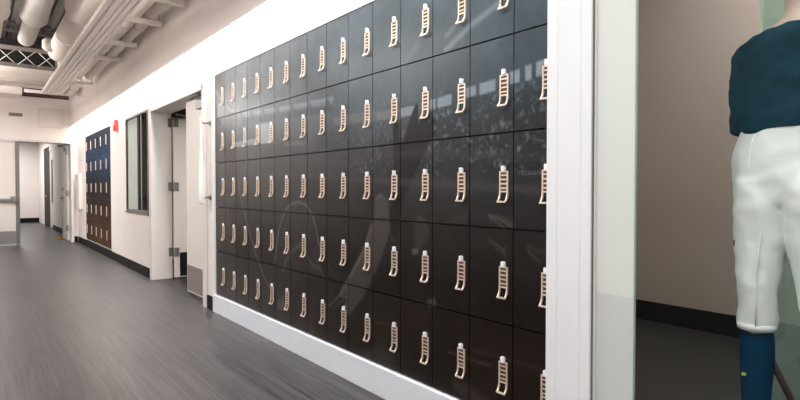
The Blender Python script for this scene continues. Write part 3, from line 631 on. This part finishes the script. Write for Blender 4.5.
# --- body as one skinned surface (x forward is -x)
def skin(name, verts, edges, m, parent, sub=2):
    me = bpy.data.meshes.new(name); me.from_pydata([v[:3] for v in verts], edges, []); me.update()
    o = link(name, me, m, parent)
    sk = o.modifiers.new('skin', 'SKIN'); sk.use_smooth_shade = True
    if not me.skin_vertices: me.skin_vertices.new()
    for i, v in enumerate(verts): me.skin_vertices[0].data[i].radius = (v[3], v[4] if len(v) > 4 else v[3])
    me.skin_vertices[0].data[0].use_root = True
    sb = o.modifiers.new('subdivision', 'SUBSURF'); sb.levels = sub; sb.render_levels = sub
    return o
RL = [(-.065,.105,.86),(-.075,.112,.50),(-.06,.118,.30),(-.05,.12,.09)]      # right leg: hip, knee, calf, ankle
LL = [(-.070,-.040,.86),(-.065,-.062,.52),(-.012,-.080,.30),(.06,-.10,.09)]      # left leg, stepping back
V = [(0,0,.95,.09,.11),(0,0,1.1,.08,.10),(.0,0,1.25,.10,.13),(.01,0,1.36,.10,.15),(.0,.005,1.42,.075,.085),(-.005,.0,1.465,.058),(-.022,0,1.520,.078,.066),(-.03,0,1.58,.108,.088),(-.02,0,1.65,.118,.098),(-.005,0,1.71,.095,.08)]
E_ = [(i,i+1) for i in range(9)]
def add_chain(root, pts):
    p = root
    for q in pts: V.append(q); E_.append((p, len(V)-1)); p = len(V)-1
add_chain(0, [(*RL[0],.065),(*RL[1],.042),(*RL[2],.038),(*RL[3],.030),(-.06,.12,.045,.034),(-.17,.125,.035,.03),(-.22,.13,.028,.022)])
add_chain(0, [(*LL[0],.065),(*LL[1],.042),(*LL[2],.038),(*LL[3],.030),(.05,-.105,.045,.034),(-.05,-.12,.035,.03),(-.10,-.13,.028,.022)])
add_chain(3, [(.02,-.165,1.35,.045),(.05,-.235,1.22,.043),(.06,-.27,1.08,.036),(-.02,-.255,.98,.028),(-.075,-.215,.925,.022,.028)])
add_chain(3, [(.02,.155,1.36,.05)])
body_o = skin('body', V, E_, M['skin'], mq)
# left hand resting on the front of the thigh: palm and five fingers
hv = [(-.075,-.215,.925,.022,.028),(-.105,-.195,.895,.017,.030),(-.125,-.182,.872,.012,.028)]
o = skin('hand', hv, [(0,1),(1,2)], M['skin'], mq)
for k, (dy, L1) in enumerate(((.026,.9),(.010,1.05),(-.008,1.0),(-.026,.8))):
    a = Vector((-.118,-.184-dy*.6,.880+dy*.5)); d1 = Vector((-.55,.35,-.72)).normalized(); d2 = Vector((-.2,.45,-.85)).normalized()
    p = [a, a+d1*.034*L1, a+d1*.034*L1+d2*.026*L1, a+d1*.034*L1+d2*.046*L1]
    skin('finger', [(*p[0],.010),(*p[1],.0095),(*p[2],.0085),(*p[3],.007)], [(0,1),(1,2),(2,3)], M['skin'], o, 1)
skin('thumb', [(-.09,-.20,.905,.013),(-.105,-.165,.90,.011),(-.125,-.150,.882,.009),(-.14,-.145,.868,.008)], [(0,1),(1,2),(2,3)], M['skin'], o, 1)
# face: nose, ears on the head
b = B(); b.tube([(-.105,0,1.67),(-.132,0,1.625),(-.118,0,1.61),(-.10,0,1.605)], [.006,.011,.014,.006], 10); b.obj('nose', M['skin'], mq).location.z = -.04
for s in (-1,1):
    b = B(); b.tube([(-.005,s*.080,1.665),(.0,s*.090,1.65),(-.005,s*.086,1.625),(-.012,s*.078,1.605)], [.006,.013,.011,.006], 10); b.obj('ear', M['skin'], mq).location.z = -.04
b = B(); b.tube([(-.108,-.022,1.588),(-.116,0,1.589),(-.108,.022,1.588)], [.003,.006,.003], 8); b.obj('mouth', M['skin'], mq).location.z = -.04
for s in (-1,1):
    b = B(); b.tube([(-.104,s*.018,1.655),(-.112,s*.032,1.658),(-.100,s*.046,1.655)], [.003,.008,.003], 8); b.obj('eye', M['skin'], mq).location.z = -.04
# --- jersey: loose torso with a short hanging sleeve each side
def tor(z, rx, ry, cx=0, cy=0, tilt=0, pw=.9): return ring((cx,cy,z), rx, ry, 36, pw, tilt)
b = B()
b.loft([tor(1.06,.142,.190,-.005,0), tor(1.10,.142,.192,-.005,0), tor(1.2,.135,.188), tor(1.29,.142,.19), tor(1.37,.130,.18), tor(1.385,.118,.155), tor(1.400,.095,.12), tor(1.405,.07,.09)])
b.loft([ring((.0,.10,1.38),.085,.06,20), ring((.0,.15,1.36),.085,.055,20), ring((0,.175,1.31),.082,.045,20), ring((-.0,.185,1.20),.08,.035,20), ring((0,.189,1.065),.072,.03,20)])
b.loft([ring((.02,-.10,1.37),.085,.06,20), ring((.02,-.18,1.35),.09,.06,20), ring((.04,-.235,1.25),.085,.07,20), ring((.055,-.265,1.12),.082,.065,20)])
j = b.obj('jersey', M['jersey'], mq); remesh(j, .010, 6)
tx = bpy.data.textures.new('cloth_folds', 'CLOUDS'); tx.noise_scale = .10; tx.noise_depth = 2
dm = j.modifiers.new('folds', 'DISPLACE'); dm.texture = tx; dm.strength = .045; dm.mid_level = .5
# --- pants: pelvis and two knicker legs
b = B()
b.loft([tor(.82,.09,.13,-.04,.03), tor(.86,.115,.165,-.03,.03), tor(.91,.132,.185,-.02,.025), tor(.98,.136,.190,-.01,.02), tor(1.05,.130,.180,-.005,.015), tor(1.10,.126,.17,0,.01)])
def leg(P, h):
    (x0,y0,_), (x1,y1,_), (x2,y2,_) = P[0], P[1], P[2]
    kn = P[1]
    def at(z):
        if z > kn[2]: f = (z-kn[2])/(P[0][2]-kn[2]); a, c = kn, P[0]
        else: f = (z-P[2][2])/(kn[2]-P[2][2]); a, c = P[2], kn
        return (a[0]+(c[0]-a[0])*f, a[1]+(c[1]-a[1])*f, z)
    return [ring(at(z), r*1.02, r*.98, 28) for z, r in h]
b.loft(leg(RL, [(.405,.058),(.43,.060),(.48,.058),(.56,.063),(.64,.071),(.72,.078),(.80,.084),(.90,.085)]))
b.loft(leg(LL, [(.405,.058),(.43,.060),(.48,.062),(.56,.068),(.64,.076),(.72,.084),(.80,.088),(.90,.085)]))
p_ = b.obj('pants', M['pants'], mq); remesh(p_, .008, 5)
tx2 = bpy.data.textures.new('pants_folds', 'CLOUDS'); tx2.noise_scale = .09; tx2.noise_depth = 1
dm = p_.modifiers.new('folds', 'DISPLACE'); dm.texture = tx2; dm.strength = .018; dm.mid_level = .5
# cuffs, waistband, fly stitching, side mark
for P, z in ((RL,.400),(LL,.398)):
    b = B(); b.loft(leg(P, [(z,.0575),(z+.022,.0600)]), cap=False); 
    b.obj('cuff', M['piping'], p_).modifiers.new('solidify','SOLIDIFY').thickness = .003
b = B(); b.tube([(-.118,.112,1.05),(-.128,.122,1.0),(-.132,.124,.94),(-.128,.115,.89),(-.12,.10,.86)], .0022, 6); b.obj('fly_seam', M['piping'], p_)
b = B(); b.tube([(-.125,.055,.83),(-.142,.082,.72),(-.146,.092,.60),(-.137,.096,.50),(-.128,.098,.42)], .0022, 6); b.obj('leg_seam', M['piping'], p_)
b = B(); b.box((-.114,.160,.677),(-.104,.1725,.697)); b.obj('side_mark', M['logo'], p_)
# --- socks
for P, nm in ((RL,.0),(LL,.01)):
    a, c, f = P[1], P[2], P[3]
    b = B(); b.tube([(a[0]*.3+c[0]*.7,a[1]*.3+c[1]*.7,.43+nm),(c[0]+.008,c[1],.33),(c[0]*.8+f[0]*.2+.006,c[1]*.8+f[1]*.2,.26),(c[0]*.4+f[0]*.6,c[1]*.4+f[1]*.6,.17),(f[0],f[1],.09),(f[0]-.02,f[1],.05),(f[0]-.12,f[1]+.004,.04),(f[0]-.19,f[1]+.01,.03)], [.050,.053,.050,.043,.040,.042,.038,.026], 22)
    s_ = b.obj('sock', M['sock'], mq)
    sb = s_.modifiers.new('subdivision','SUBSURF'); sb.levels = 1; sb.render_levels = 1
    if nm == 0: B().box((c[0]-.057,c[1]+.012,.245),(c[0]-.05,c[1]+.024,.255)).obj('sock_mark', M['green'], s_)
# support rod from the calf down to the platform
b = B(); b.tube([(.0,.10,.30),(.065,.055,.15),(.12,.02,.0)], .011, 12); b.obj('support_rod', M['rod'], mq)
